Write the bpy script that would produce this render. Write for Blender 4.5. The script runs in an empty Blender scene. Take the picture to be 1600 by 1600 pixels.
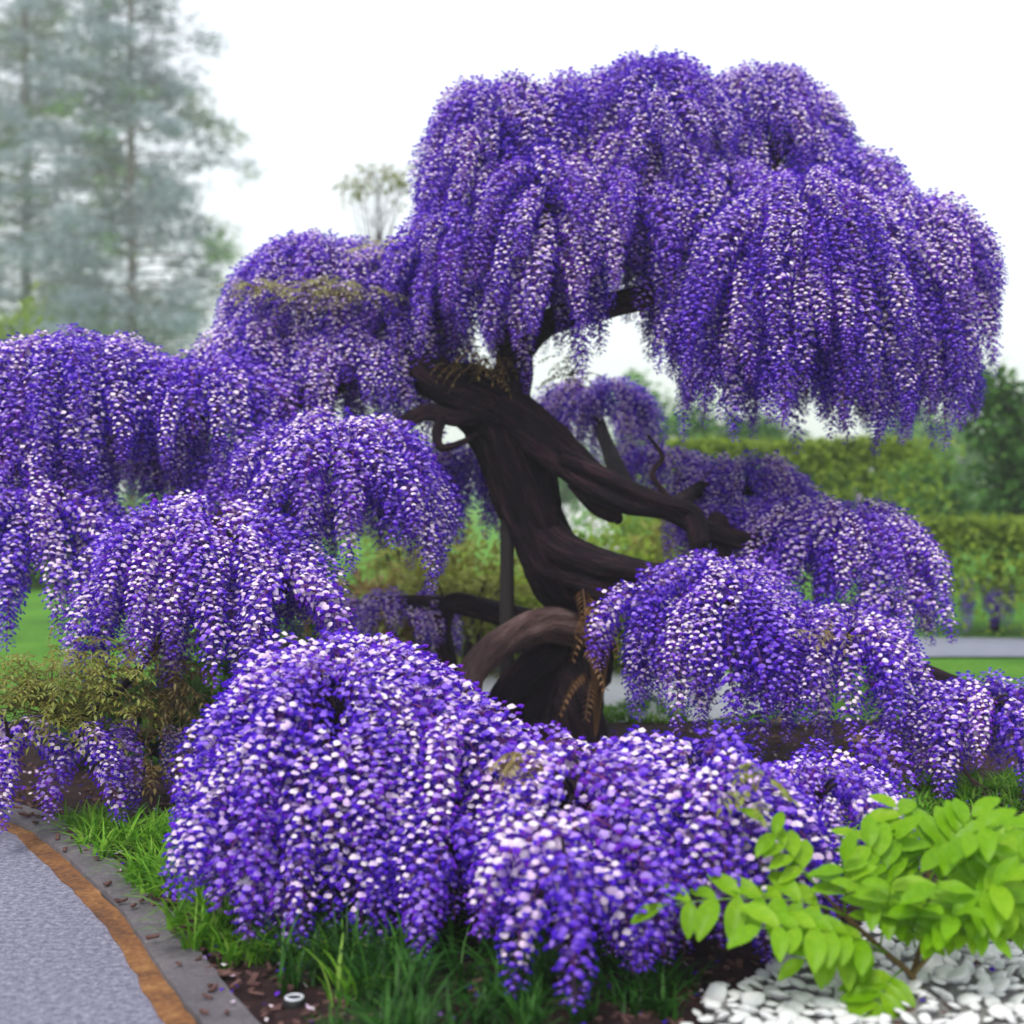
import bpy, bmesh, math, random
from mathutils import Vector, Matrix, Euler, noise
R = math.radians
random.seed(7)
sc = bpy.context.scene
C = sc.collection

# ------------------------------------------------------------------ camera
CAM_H, FPX, HORIZ = 1.5, 2222.0, 760.0          # eye height, focal length in pixels of a 1600 px frame
cam_d = bpy.data.cameras.new('camera')
cam = bpy.data.objects.new('camera', cam_d); C.objects.link(cam)
cam.location = (0, 0, CAM_H); cam.rotation_euler = (R(90), 0, 0)
cam_d.sensor_width = 36; cam_d.lens = 50
cam_d.shift_y = -0.025
cam_d.clip_start = 0.05; cam_d.clip_end = 1500
cam_d.dof.use_dof = True; cam_d.dof.focus_distance = 5.7; cam_d.dof.aperture_fstop = 1.4
sc.camera = cam

# ------------------------------------------------------------------ sky, sun, exposure
SUN_EL, SUN_AZ = R(58), R(205)
w = bpy.data.worlds.new('World'); sc.world = w; w.use_nodes = True
nt = w.node_tree; nt.nodes.clear()
sky = nt.nodes.new('ShaderNodeTexSky'); sky.sky_type = 'NISHITA'; sky.sun_disc = False
sky.sun_elevation = SUN_EL; sky.sun_rotation = SUN_AZ; sky.dust_density = 3
bg1 = nt.nodes.new('ShaderNodeBackground'); bg1.inputs['Strength'].default_value = 0.05
bg2 = nt.nodes.new('ShaderNodeBackground'); bg2.inputs['Color'].default_value = (1, 1, 1, 1)
bg2.inputs['Strength'].default_value = 0.72     # closed white cloud cover
add = nt.nodes.new('ShaderNodeAddShader'); out = nt.nodes.new('ShaderNodeOutputWorld')
nt.links.new(sky.outputs[0], bg1.inputs['Color'])
nt.links.new(bg1.outputs[0], add.inputs[0]); nt.links.new(bg2.outputs[0], add.inputs[1])
nt.links.new(add.outputs[0], out.inputs['Surface'])
sun_d = bpy.data.lights.new('sun', 'SUN'); sun_d.energy = 1.5; sun_d.angle = R(12); sun_d.color = (1, .96, .9)
sun = bpy.data.objects.new('sun', sun_d); C.objects.link(sun)
sd = Vector((math.sin(SUN_AZ)*math.cos(SUN_EL), math.cos(SUN_AZ)*math.cos(SUN_EL), math.sin(SUN_EL)))
sun.rotation_euler = sd.to_track_quat('Z', 'Y').to_euler(); sun.location = (0, -5, 12)
vs = sc.view_settings; vs.view_transform = 'Standard'; vs.look = 'None'; vs.gamma = 1; vs.use_curve_mapping = False
vs.exposure = 0.55
sc.cycles.max_bounces = 8; sc.cycles.volume_bounces = 1; sc.cycles.transparent_max_bounces = 8

# ------------------------------------------------------------------ helpers
def P(px, py, Y):
    return Vector(((px-800)/FPX*Y, Y, CAM_H + (HORIZ-py)/FPX*Y))
def G(px, py, z=0.0):
    Y = (CAM_H-z)*FPX/(py-HORIZ)
    return Vector(((px-800)/FPX*Y, Y, z))
def fbm(p, o=3):
    return noise.fractal(Vector(p), 1.0, 2.0, o)

class MB:
    def __init__(s): s.v = []; s.f = []; s.m = []; s.g = {}
    def add(s, vs, fs, m=0):
        b = len(s.v); s.v.extend([tuple(x) for x in vs])
        for f in fs: s.f.append(tuple(b+i for i in f)); s.m.append(m)
    def mesh(s, name, mats, smooth=False):
        me = bpy.data.meshes.new(name); me.from_pydata(s.v, [], s.f)
        for m in mats: me.materials.append(m)
        me.polygons.foreach_set('material_index', s.m)
        if smooth: me.polygons.foreach_set('use_smooth', [True]*len(s.f))
        if s.g:                              # coordinates that run along a branch, for bark grain
            a = me.attributes.new('grain', 'FLOAT_VECTOR', 'POINT')
            a.data.foreach_set('vector', [x for i in range(len(s.v)) for x in s.g.get(i, s.v[i])])
        me.update(); return me
    def build(s, name, mats, parent=None, smooth=False):
        if not isinstance(mats, (list, tuple)): mats = [mats]
        o = bpy.data.objects.new(name, s.mesh(name, mats, smooth)); C.objects.link(o)
        if parent: par(o, parent)
        return o
def par(o, p):
    o.parent = p
    o.matrix_parent_inverse = Matrix.Translation(p.location).inverted() if p.type == 'EMPTY' else Matrix()
def tag(o, label=None, cat=None, group=None, kind=None):
    if label: o['label'] = label
    if cat: o['category'] = cat
    if group: o['group'] = group
    if kind: o['kind'] = kind
    return o
def empty(name, loc):
    o = bpy.data.objects.new(name, None); C.objects.link(o); o.location = loc; o.empty_display_size = .2
    return o
def copyob(o, name, parent, M):
    c = o if isinstance(o, bpy.types.Mesh) else o.data
    ob = bpy.data.objects.new(name, c); C.objects.link(ob)
    if parent: par(ob, parent)
    ob.matrix_basis = M
    return ob

def catmull(pts, n):
    pts = [Vector(p) for p in pts]
    q = [2*pts[0]-pts[1]] + pts + [2*pts[-1]-pts[-2]]
    o = []
    for i in range(len(pts)-1):
        a, b, c, d = q[i:i+4]
        for k in range(n):
            t = k/n
            o.append(0.5*((2*b)+(-a+c)*t+(2*a-5*b+4*c-d)*t*t+(-a+3*b-3*c+d)*t**3))
    o.append(pts[-1].copy()); return o
def lerp_list(r, n):
    o = []
    for i in range(len(r)-1):
        for k in range(n): o.append(r[i]+(r[i+1]-r[i])*k/n)
    o.append(r[-1]); return o
def tube(mb, pts, rad, sides=6, m=0, sub=1, ridge=0.0, nr=5, twist=0.0, rough=0.0, cap=True, seed=0):
    pts = catmull(pts, sub) if sub > 1 else [Vector(p) for p in pts]
    rad = lerp_list(rad, sub) if sub > 1 else rad
    up = Vector((0.13, 0.31, 1)).normalized(); vs = []; n = len(pts); fr = None; run = 0.0; g0 = len(mb.v)
    for i, p in enumerate(pts):
        run += (p-pts[i-1]).length if i else 0
        t = (pts[min(i+1, n-1)]-pts[max(i-1, 0)])
        t = t.normalized() if t.length > 1e-9 else Vector((0, 0, 1))
        if fr is None:
            a = t.cross(up)
            if a.length < .1: a = t.cross(Vector((1, 0, 0)))
            a.normalize()
        else:
            a = (fr - t*fr.dot(t)).normalized()
        fr = a; b = t.cross(a)
        for k in range(sides):
            ph = 2*math.pi*k/sides; r = rad[i]
            if ridge:
                r *= 1+ridge*math.sin(nr*ph+twist*i)+ridge*.6*math.sin((nr*2+1)*ph-twist*1.7*i+1.3)
            d = a*math.cos(ph)+b*math.sin(ph)
            if rough:
                gr = Vector((math.cos(ph+twist*i*.35)*rad[i]*9+seed*3.1, math.sin(ph+twist*i*.35)*rad[i]*9, run*1.3))
                r *= 1+rough*fbm(gr*1.1, 2)+rough*.55*(.3-abs(fbm(gr*2.6, 2)))
                mb.g[g0+len(vs)] = gr
            vs.append(p+d*r)
    fs = []
    for i in range(n-1):
        for k in range(sides):
            k2 = (k+1) % sides
            fs.append((i*sides+k, i*sides+k2, (i+1)*sides+k2, (i+1)*sides+k))
    if cap:
        fs.append(tuple(range(sides-1, -1, -1))); fs.append(tuple(range((n-1)*sides, n*sides)))
    mb.add(vs, fs, m)

# ------------------------------------------------------------------ materials
def mat(name, build):
    m = bpy.data.materials.new(name); m.use_nodes = True
    t = m.node_tree; t.nodes.clear()
    o = t.nodes.new('ShaderNodeOutputMaterial'); build(t, o); return m
def N(t, typ, **kw):
    n = t.nodes.new(typ)
    for k, v in kw.items(): n.inputs[k.replace('_', ' ')].default_value = v
    return n
def ramp(t, cols, fac):
    r = t.nodes.new('ShaderNodeValToRGB'); e = r.color_ramp.elements
    while len(e) < len(cols): e.new(.5)
    for i, (p, c) in enumerate(cols): e[i].position = p; e[i].color = (*c, 1)
    t.links.new(fac, r.inputs[0]); return r.outputs[0]
def petal(name, cols, trans=.35, rough=.6, objmix=0.4, mottle=0.0):
    """thin flower or leaf tissue: colour varies from petal to petal and from spray to spray"""
    def b(t, o):
        g = t.nodes.new('ShaderNodeNewGeometry'); oi = t.nodes.new('ShaderNodeObjectInfo')
        mx = t.nodes.new('ShaderNodeMix'); mx.inputs[0].default_value = objmix
        t.links.new(g.outputs['Random Per Island'], mx.inputs[2]); t.links.new(oi.outputs['Random'], mx.inputs[3])
        fac = mx.outputs[0]
        if mottle:
            tc = t.nodes.new('ShaderNodeTexCoord'); nz = N(t, 'ShaderNodeTexNoise', Scale=mottle, Detail=5, Roughness=.6); t.links.new(tc.outputs['Object'], nz.inputs['Vector'])
            m2 = t.nodes.new('ShaderNodeMix'); m2.inputs[0].default_value = .5
            t.links.new(fac, m2.inputs[2]); t.links.new(nz.outputs[0], m2.inputs[3]); fac = m2.outputs[0]
        col = ramp(t, cols, fac)
        p = N(t, 'ShaderNodeBsdfPrincipled', Roughness=rough); p.inputs['Specular IOR Level'].default_value = .25
        tr = t.nodes.new('ShaderNodeBsdfTranslucent')
        t.links.new(col, p.inputs['Base Color']); t.links.new(col, tr.inputs['Color'])
        ms = t.nodes.new('ShaderNodeMixShader'); ms.inputs[0].default_value = trans
        t.links.new(p.outputs[0], ms.inputs[1]); t.links.new(tr.outputs[0], ms.inputs[2])
        t.links.new(ms.outputs[0], o.inputs[0])
    return mat(name, b)
def rocky(name, cols, scale=6, rough=.85, bump=.4, bscale=40, dist=.02, stretch=None, spec=.3, grain=False):
    """solid matter: noise colour and bump in object space"""
    def b(t, o):
        tc = t.nodes.new('ShaderNodeTexCoord'); src = tc.outputs['Object']
        if grain:
            at = t.nodes.new('ShaderNodeAttribute'); at.attribute_name = 'grain'; src = at.outputs['Vector']
        if stretch:
            mp = t.nodes.new('ShaderNodeMapping'); mp.inputs['Scale'].default_value = stretch
            t.links.new(src, mp.inputs[0]); src = mp.outputs[0]
        n1 = N(t, 'ShaderNodeTexNoise', Scale=scale, Detail=8, Roughness=.65); t.links.new(src, n1.inputs['Vector'])
        n2 = N(t, 'ShaderNodeTexNoise', Scale=bscale, Detail=6, Roughness=.7); t.links.new(src, n2.inputs['Vector'])
        mx = t.nodes.new('ShaderNodeMix'); mx.inputs[0].default_value = .45
        t.links.new(n1.outputs[0], mx.inputs[2]); t.links.new(n2.outputs[0], mx.inputs[3])
        col = ramp(t, cols, mx.outputs[0])
        p = N(t, 'ShaderNodeBsdfPrincipled', Roughness=rough); p.inputs['Specular IOR Level'].default_value = spec
        t.links.new(col, p.inputs['Base Color'])
        bp = N(t, 'ShaderNodeBump', Strength=bump, Distance=dist); t.links.new(n2.outputs[0], bp.inputs['Height'])
        t.links.new(bp.outputs[0], p.inputs['Normal']); t.links.new(p.outputs[0], o.inputs[0])
    return mat(name, b)

M_BAN = petal('banner_petal', [(0.12, (.40, .20, .84)), (.3, (.80, .58, .90)), (.6, (.93, .78, .90)), (.85, (.95, .86, .90))], .25, objmix=.25)
M_BANV = petal('violet_banner', [(0.15, (.16, .06, .66)), (.55, (.30, .15, .80)), (.85, (.60, .42, .90))], .3, objmix=.4)
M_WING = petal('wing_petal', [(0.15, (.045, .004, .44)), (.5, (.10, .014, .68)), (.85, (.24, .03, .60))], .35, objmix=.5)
M_STEM = petal('flower_stalk', [(0.2, (.14, .03, .20)), (.8, (.30, .08, .24))], .1)
M_BARK = rocky('bark', [(.38, (.0025, .0015, .005)), (.5, (.015, .006, .014)), (.66, (.080, .033, .042))], 2.2, .9, 1.0, 6.0, .06, grain=True)
M_PALEBARK = rocky('pale_bark', [(.36, (.035, .018, .022)), (.5, (.11, .062, .060)), (.64, (.24, .17, .16))], 2.4, .9, .9, 7, .03, grain=True)
M_POST = rocky('old_post', [(.3, (.012, .010, .012)), (.7, (.04, .033, .032))], 8, .85, .5, 30, .01, (3, 3, .6))
M_OLIVE = petal('olive_leaf', [(0.1, (.16, .13, .03)), (.5, (.24, .26, .04)), (.85, (.30, .36, .10))], .4)
M_PALEOLIVE = petal('pale_olive_leaf', [(0.1, (.26, .24, .10)), (.5, (.42, .42, .18)), (.85, (.52, .50, .28))], .4)
M_BRONZE = petal('bronze_leaf', [(0.1, (.14, .08, .03)), (.5, (.24, .17, .06)), (.85, (.33, .29, .14))], .35)
M_LIME = petal('lime_leaf', [(0.22, (.10, .28, .003)), (.5, (.20, .43, .006)), (.78, (.34, .55, .025))], .45, .4, mottle=5)
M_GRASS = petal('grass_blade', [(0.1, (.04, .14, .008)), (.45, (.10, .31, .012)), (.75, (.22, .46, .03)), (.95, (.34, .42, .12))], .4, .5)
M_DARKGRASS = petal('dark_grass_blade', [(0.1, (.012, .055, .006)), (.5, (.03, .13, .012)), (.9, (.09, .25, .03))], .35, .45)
M_SHRUB = petal('shrub_leaf', [(0.1, (.12, .20, .02)), (.5, (.28, .40, .04)), (.9, (.44, .54, .09))], .5)
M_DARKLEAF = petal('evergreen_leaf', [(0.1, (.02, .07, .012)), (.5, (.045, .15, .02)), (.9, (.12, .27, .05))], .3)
M_MIDLEAF = petal('fresh_leaf', [(0.1, (.06, .16, .03)), (.5, (.12, .30, .06)), (.9, (.22, .42, .12))], .35)
M_NEEDLE = petal('cedar_needle', [(0.1, (.20, .27, .31)), (.5, (.32, .40, .45)), (.85, (.44, .52, .56))], .35, .7, objmix=.1)
M_NEEDLEG = petal('green_needle', [(0.1, (.10, .22, .05)), (.5, (.17, .33, .08)), (.85, (.26, .42, .14))], .35, .7, objmix=.1)
M_CEDARBARK = rocky('cedar_bark', [(.3, (.10, .085, .08)), (.7, (.24, .20, .18))], 3, .9, .5, 14, .03)
M_WHITESTONE = rocky('white_stone', [(.3, (.55, .57, .58)), (.5, (.72, .73, .74)), (.7, (.84, .84, .83))], 9, .6, .35, 60, .004)
M_GRAVEL = rocky('white_gravel', [(.35, (.50, .54, .56)), (.5, (.72, .75, .77)), (.65, (.82, .84, .85))], 30, .8, .8, 70, .02)
M_MULCH = rocky('mulch', [(.3, (.012, .006, .007)), (.5, (.036, .014, .016)), (.7, (.09, .04, .036))], 14, .95, 1, 60, .03)
M_CHIP = rocky('bark_chip', [(.3, (.04, .02, .018)), (.5, (.10, .05, .045)), (.7, (.20, .11, .09))], 9, .9, .4, 50, .005)
M_PATH = rocky('fine_asphalt', [(.38, (.11, .11, .17)), (.5, (.24, .24, .33)), (.62, (.48, .48, .58))], 42, .9, 1.0, 120, .012)
M_RUST = rocky('rusty_strip', [(.36, (.05, .028, .022)), (.5, (.20, .085, .030)), (.64, (.36, .19, .07))], 5, .85, .8, 45, .01)
M_KERB = rocky('old_concrete', [(.3, (.07, .062, .072)), (.5, (.13, .12, .135)), (.7, (.24, .215, .225))], 4, .92, .9, 50, .012)
M_GREYPATH = rocky('grey_path', [(.3, (.15, .165, .215)), (.7, (.25, .265, .33))], 3, .9, .3, 60, .01)
M_LAWN = rocky('lawn', [(.34, (.035, .13, .008)), (.5, (.09, .28, .012)), (.66, (.17, .38, .03))], .9, .9, .9, 22, .08)
M_BLACK = rocky('black_plastic', [(.3, (.01, .01, .012)), (.7, (.022, .022, .025))], 20, .45, .1, 80, .001)
M_RINGM = rocky('pale_plastic', [(.3, (.55, .58, .66)), (.7, (.70, .72, .78))], 20, .4, .1, 80, .001)
M_DRYLEAF = petal('dry_leaf', [(0.1, (.22, .14, .06)), (.5, (.33, .23, .10)), (.9, (.45, .34, .18))], .3)
M_DEADFERN = petal('dead_fern', [(0.1, (.14, .07, .03)), (.5, (.24, .13, .06)), (.9, (.34, .21, .11))], .25)

# ------------------------------------------------------------------ setting: ground, path, beds
mb = MB(); S = 320
mb.add([(-S, -40, -.03), (S, -40, -.03), (S, S*2, -.03), (-S, S*2, -.03)], [(0, 1, 2, 3)])
tag(mb.build('lawn', M_LAWN), kind='structure')

EDGE = [(2.6, -2.0), (1.25, 0.), (.12, 2.0), (-.56, 3.25), (-.961, 3.97), (-1.40, 4.90), (-1.843, 5.65), (-2.18, 6.17), (-2.75, 6.72), (-3.6, 7.2), (-5.2, 7.6), (-9, 8.0), (-16, 8.2)]
EP = catmull([Vector((x, y, 0)) for x, y in EDGE], 14)
def enorm(i):
    t = (EP[min(i+1, len(EP)-1)]-EP[max(i-1, 0)]).normalized()
    return Vector((t.y, -t.x, 0))        # points to the bed (right of the path)
def strip(name, d0, d1, z0, z1, m, nd=1, skirt=0.0, wob=0.0):
    mb = MB(); vs = []; n = len(EP)
    for i, p in enumerate(EP):
        nn = enorm(i); row = []
        for k in range(nd+1):
            t = k/nd; d = d0+(d1-d0)*t
            d += wob*fbm((p.x*2.2+k*5, p.y*2.2, d0*9))+wob*.7*fbm((p.x*11+k*5, p.y*11, d0*9), 2)
            q = p+nn*d; q.z = z0+(z1-z0)*t
            row.append(q)
        if skirt: row = [row[0]-Vector((0, 0, skirt))] + row + [row[-1]-Vector((0, 0, skirt))]
        vs += row
    c = len(vs)//n
    mb.add(vs, [(i*c+k, i*c+k+1, (i+1)*c+k+1, (i+1)*c+k) for i in range(n-1) for k in range(c-1)])
    return tag(mb.build(name, m), kind='structure')
strip('path', -3.6, 0.012, 0.0, 0.0, M_PATH, 8)
strip('rust_stained_gutter', -.012, .066, .006, .010, M_RUST, 2, .03, .014)
strip('kerb', .062, .205, .028, .034, M_KERB, 3, .06, .012)

def kx(y):                                # bed side of the kerb at depth y
    if y > 7.1: return -3.35-.4*(y-7.1)
    best = min(range(len(EP)), key=lambda i: abs(EP[i].y-y) + (5 if EP[i].x < -4 else 0))
    return (EP[best]+enorm(best)*.185).x
def bed_z(x, y):
    return .012+.05*max(0, fbm((x*1.3, y*1.3, 2)))+.018*fbm((x*7, y*7, 5))+.012
mb = MB(); NX, NY = 110, 130; vs = []
for j in range(NY+1):
    y = 1.2+(9.1-1.2)*j/NY; a = kx(y); b = 4.3+.5*fbm((y, 0, 0))
    for i in range(NX+1):
        x = a+(b-a)*i/NX
        e = min(1, i/4, (NX-i)/4, (NY-j)/4)
        vs.append((x, y, bed_z(x, y)*e + (1-e)*(-.01)))
mb.add(vs, [(j*(NX+1)+i, j*(NX+1)+i+1, (j+1)*(NX+1)+i+1, (j+1)*(NX+1)+i) for j in range(NY) for i in range(NX)])
tag(mb.build('mulch_bed', M_MULCH, smooth=True), kind='structure')
# bark chips on the bed
mb = MB()
for i in range(3000):
    y = random.uniform(3.6, 8.9); a = kx(y)
    x = a+.03+random.random()**1.25*(4.0-a) if i > 420 else a-.10+random.random()**.6*.5
    l, wd = random.uniform(.008, .026), random.uniform(.004, .010)
    M = Matrix.Translation((x, y, max(bed_z(x, y)+.006, .040 if x < a+.02 else 0))) @ Euler((random.gauss(0, .3), random.gauss(0, .3), random.random()*6.3)).to_matrix().to_4x4()
    q = [M @ Vector((sx*l*(1 if sz > 0 else .8), sy*wd*(1+.4*sx*random.random()), sz*.004)) for sz in (-1, 1) for sx, sy in ((-1, -1), (1, -1), (1, 1), (-1, 1))]
    mb.add(q, [(4, 5, 6, 7), (0, 1, 5, 4), (1, 2, 6, 5), (2, 3, 7, 6), (3, 0, 4, 7)])
tag(mb.build('bark_chips', M_CHIP), 'scattered reddish brown bark chips on the planting bed', 'mulch', kind='stuff')

# far grey path at the right, white gravel behind the trunk
mb = MB(); pts = catmull([(1.6, 13.0, 0), (4.5, 13.4, 0), (9, 12.6, 0), (22, 11.0, 0)], 6); vs = []
for i, p in enumerate(pts): vs += [(p.x, p.y-.75, -.012), (p.x, p.y+.85, -.012)]
mb.add(vs, [(2*i, 2*i+2, 2*i+3, 2*i+1) for i in range(len(pts)-1)])
tag(mb.build('grey_path', M_GREYPATH), kind='structure')
mb = MB(); vs = []; NA = 40
for k in range(6):
    for i in range(NA):
        a = 2*math.pi*i/NA; r = k/5*(1+.12*fbm((math.cos(a)*2, math.sin(a)*2, 3)))
        vs.append((.25+2.1*r*math.cos(a), 10.6+1.45*r*math.sin(a), .06*(1-(k/5)**2)+.0+.01*fbm((i, k, 0))-.015*(k == 5)))
mb.add(vs, [(k*NA+i, k*NA+(i+1) % NA, (k+1)*NA+(i+1) % NA, (k+1)*NA+i) for k in range(5) for i in range(NA)])
tag(mb.build('white_gravel_bed', M_GRAVEL, smooth=True), kind='structure')

# ------------------------------------------------------------------ wisteria: racemes
def floret(mb, base, o, u, k, ban, wing, rnd):
    """one pea flower: reflexed banner above, two wings and a keel below; k = openness/size"""
    w = o.cross(u).normalized(); u = w.cross(o).normalized()
    tilt = rnd.uniform(.35, .8); bu = (u*math.cos(tilt)-o*math.sin(tilt)).normalized(); bo = (o*math.cos(tilt)+u*math.sin(tilt)).normalized()
    s = k*rnd.uniform(.72, 1.02)
    c = base
    rim = [(-.006, -.002), (-.0150, .006), (-.012, .0165), (-.002, .0175), (.008, .0185), (.0150, .0085), (.007, -.001)]
    vs = [c+bu*.008*s+bo*.004*s]
    for a, b in rim: vs.append(c+w*(a*s)+bu*(b*s)-bo*(abs(a)*.45*s))
    mb.add(vs, [(0, i, i+1) for i in range(1, 7)]+[(0, 7, 1)], ban)
    d = o*.75-u*.55
    for sg in (-1, 1):
        mb.add([c-u*.001*s, c+d*.010*s+w*sg*.0105*s+u*.003*s, c+d*.021*s+w*sg*.004*s-u*.002*s, c+d*.012*s-u*.009*s+w*sg*.001*s], [(0, 1, 2), (0, 2, 3)], wing)
def raceme_mesh(idx, L, Rr, a0, openness, seed):
    rnd = random.Random(seed); mb = MB()
    n = int(L*235); pts = []; p = Vector((0, 0, 0)); K = 40; tang = []
    for i in range(K+1):
        s = i/K; th = R(a0)*(1-s)**1.6
        t = Vector((math.sin(th), .06*math.sin(s*7+seed), -math.cos(th))).normalized()
        pts.append(p.copy()); tang.append(t); p = p+t*(L/K)
    tube(mb, pts[::5], [.0035-.0025*i/8 for i in range(len(pts[::5]))], 4, 2)
    ban = 0 if openness > .5 else 1
    for i in range(n):
        s = ((i+.5)/n)**.96; j = min(K, int(s*K)); t = tang[j]; q = pts[j]
        a = Vector((0, 1, 0)).cross(t).normalized(); b = t.cross(a)
        ph = i*2.39996+rnd.gauss(0, .25); d = a*math.cos(ph)+b*math.sin(ph)
        env = (.62+.38*min(1, s/.12)) * (1-.60*max(0, (s-.45)/.55)**1.7)
        r = Rr*env*rnd.uniform(.72, 1.12)
        k = (1.18-.75*max(0, (s-.55)/.45)**1.2)*(.93+.14*rnd.random())
        up = Vector((0, 0, 1))
        o = (d - t*.10 + up*rnd.uniform(-.05, .25)).normalized()
        if abs(o.z) > .93: o = (o+Vector((.4, 0, 0))+Vector((0, rnd.gauss(0, .3), 0))).normalized()
        tip = q+o*r
        w = o.cross(up).normalized()*.0012
        mb.add([q-w, q+w, tip+w*.8, tip-w*.8], [(0, 1, 2, 3)], 2)
        isban = ban
        if s > .8 or (ban == 0 and rnd.random() < .16): isban = 1
        floret(mb, tip, o, up, k, isban, 3, rnd)
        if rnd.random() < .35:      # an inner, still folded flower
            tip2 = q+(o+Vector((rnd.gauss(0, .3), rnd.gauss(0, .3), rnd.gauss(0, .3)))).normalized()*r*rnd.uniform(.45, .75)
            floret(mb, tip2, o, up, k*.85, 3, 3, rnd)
    return mb.mesh('raceme_%02d' % idx, [M_BAN, M_BANV, M_STEM, M_WING])
VARS = []                                  # (length, arch angle, mesh)
vi = 0
for L in (.40, .56, .72):
    for a0 in (12, 42, 72, 96):
        for q in range(3):
            VARS.append((L, a0, raceme_mesh(vi, L, .064+.006*(q-1), a0, 1 if q < 2 else 0, 100+vi))); vi += 1

src = bpy.data.collections.new('raceme_sources')
for i, (L, a0, me) in enumerate(VARS):
    src.objects.link(bpy.data.objects.new('raceme_source_%02d' % i, me))

def pick(L, a0, rnd):
    Ls = min((.40, .56, .72), key=lambda v: abs(v-L)); As = min((12, 42, 72, 96), key=lambda v: abs(v-a0))
    c = [i for i, v in enumerate(VARS) if v[0] == Ls and v[1] == As]
    i = rnd.choice(c); return i, L/Ls

# ------------------------------------------------------------------ wisteria: wood
BASE = P(850, 1148, 8.55); BASE.z = 0
tree = empty('wisteria_tree', BASE)
tag(tree, 'old leaning wisteria with twisted dark trunk under cascading tiers of violet flowers', 'tree')
mb = MB()
tpts = [P(838, 1172, 8.6), P(850, 1110, 8.6), P(893, 1020, 8.6), P(915, 955, 8.55), P(878, 900, 8.5), P(838, 828, 8.45), P(808, 745, 8.42), P(785, 670, 8.42), P(768, 608, 8.42)]
trad = [.38, .30, .215, .18, .175, .165, .18, .195, .18]
tube(mb, tpts, trad, 96, 0, 16, .05, 7, .035, .30)
trunk = mb.build('trunk', M_BARK, tree, True)
def limb(pts, rad, m=None, sub=9, sides=26, name='limb', rough=.30, seed=0):
    mb = MB(); tube(mb, pts, rad, sides, 0, sub, .06, 3, .06, rough, seed=seed)
    return mb.build(name, m or M_BARK, tree, True)
# thick stubs and arms of the crown
limb([P(775, 650, 8.4), P(735, 615, 8.35), P(690, 598, 8.3), P(662, 575, 8.3), P(648, 540, 8.35), P(600, 470, 8.6), P(540, 430, 8.8)], [.20, .17, .13, .12, .10, .07, .04], seed=1)
limb([P(775, 650, 8.4), P(790, 605, 8.38), P(800, 568, 8.38), P(800, 500, 8.4), P(820, 400, 8.4), P(880, 300, 8.45), P(1000, 240, 8.5)], [.19, .13, .115, .10, .09, .07, .04], seed=2)
limb([P(800, 560, 8.4), P(850, 505, 8.3), P(950, 478, 8.1), P(1060, 455, 7.9), P(1180, 420, 7.75), P(1330, 400, 7.8), P(1430, 400, 8.0)], [.10, .085, .08, .07, .06, .05, .03], seed=3)
limb([P(1000, 470, 8.0), P(1080, 380, 8.6), P(1180, 260, 8.9)], [.06, .05, .03], seed=4)
limb([P(790, 500, 8.4), P(770, 400, 8.3), P(775, 280, 8.3)], [.07, .05, .03], seed=5)
# right arm and its split strands
limb([P(795, 640, 8.35), P(832, 668, 8.25), P(880, 712, 8.15), P(930, 755, 8.05), P(985, 785, 8.0), P(1045, 800, 8.0), P(1105, 828, 8.0), P(1200, 850, 8.0), P(1330, 850, 8.0)], [.14, .115, .10, .095, .07, .058, .055, .045, .03], seed=6)
limb([P(880, 715, 8.05), P(960, 752, 7.95), P(1030, 782, 7.95), P(1085, 800, 7.95), P(1100, 850, 7.9)], [.05, .045, .04, .04, .045], seed=7)
limb([P(905, 745, 8.1), P(935, 785, 8.1), P(962, 808, 8.1), P(968, 818, 8.1)], [.085, .07, .04, .015], seed=8)
limb([P(1080, 805, 7.98), P(1086, 830, 7.95), P(1092, 858, 7.95)], [.055, .05, .05], seed=9)
limb([P(1110, 835, 8.0), P(1122, 815, 8.05), P(1125, 870, 8.05), P(1110, 940, 8.0)], [.05, .05, .055, .04], seed=10)
limb([P(1065, 800, 8.0), P(1020, 745, 8.1), P(1035, 715, 8.15), P(1012, 680, 8.2)], [.022, .016, .014, .008], sides=6, seed=11)
# lower right arm into the right-hand tiers
limb([P(850, 830, 8.4), P(885, 862, 8.25), P(940, 882, 8.1), P(1000, 893, 7.8), P(1080, 905, 7.4), P(1150, 920, 7.2)], [.10, .085, .075, .07, .06, .04], seed=12)
limb([P(880, 880, 8.4), P(940, 915, 8.2), P(1010, 930, 8.0), P(1120, 950, 7.8), P(1250, 985, 7.6), P(1330, 1010, 7.5), P(1440, 1050, 7.1), P(1540, 1085, 6.9)], [.14, .11, .09, .08, .07, .065, .05, .03], seed=13)
# little curled branches at the left of the fork
limb([P(760, 640, 8.3), P(715, 655, 8.2), P(672, 645, 8.15), P(640, 655, 8.1), P(600, 690, 7.8), P(550, 720, 7.4)], [.06, .055, .05, .045, .05, .04], seed=14)
limb([P(690, 652, 8.15), P(682, 680, 8.1), P(690, 700, 8.1), P(725, 690, 8.2), P(745, 676, 8.3)], [.035, .03, .025, .018, .012], sides=8, seed=15)
limb([P(650, 575, 8.3), P(560, 590, 8.5), P(430, 640, 8.0), P(330, 650, 7.8), P(200, 650, 7.75), P(90, 670, 7.7)], [.07, .055, .05, .05, .045, .03], seed=16)
limb([P(430, 640, 7.9), P(380, 760, 7.3), P(320, 850, 6.9)], [.06, .055, .03], seed=17)
limb([P(120, 665, 7.7), P(100, 760, 7.4), P(80, 840, 7.2)], [.05, .04, .03], seed=18)
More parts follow.
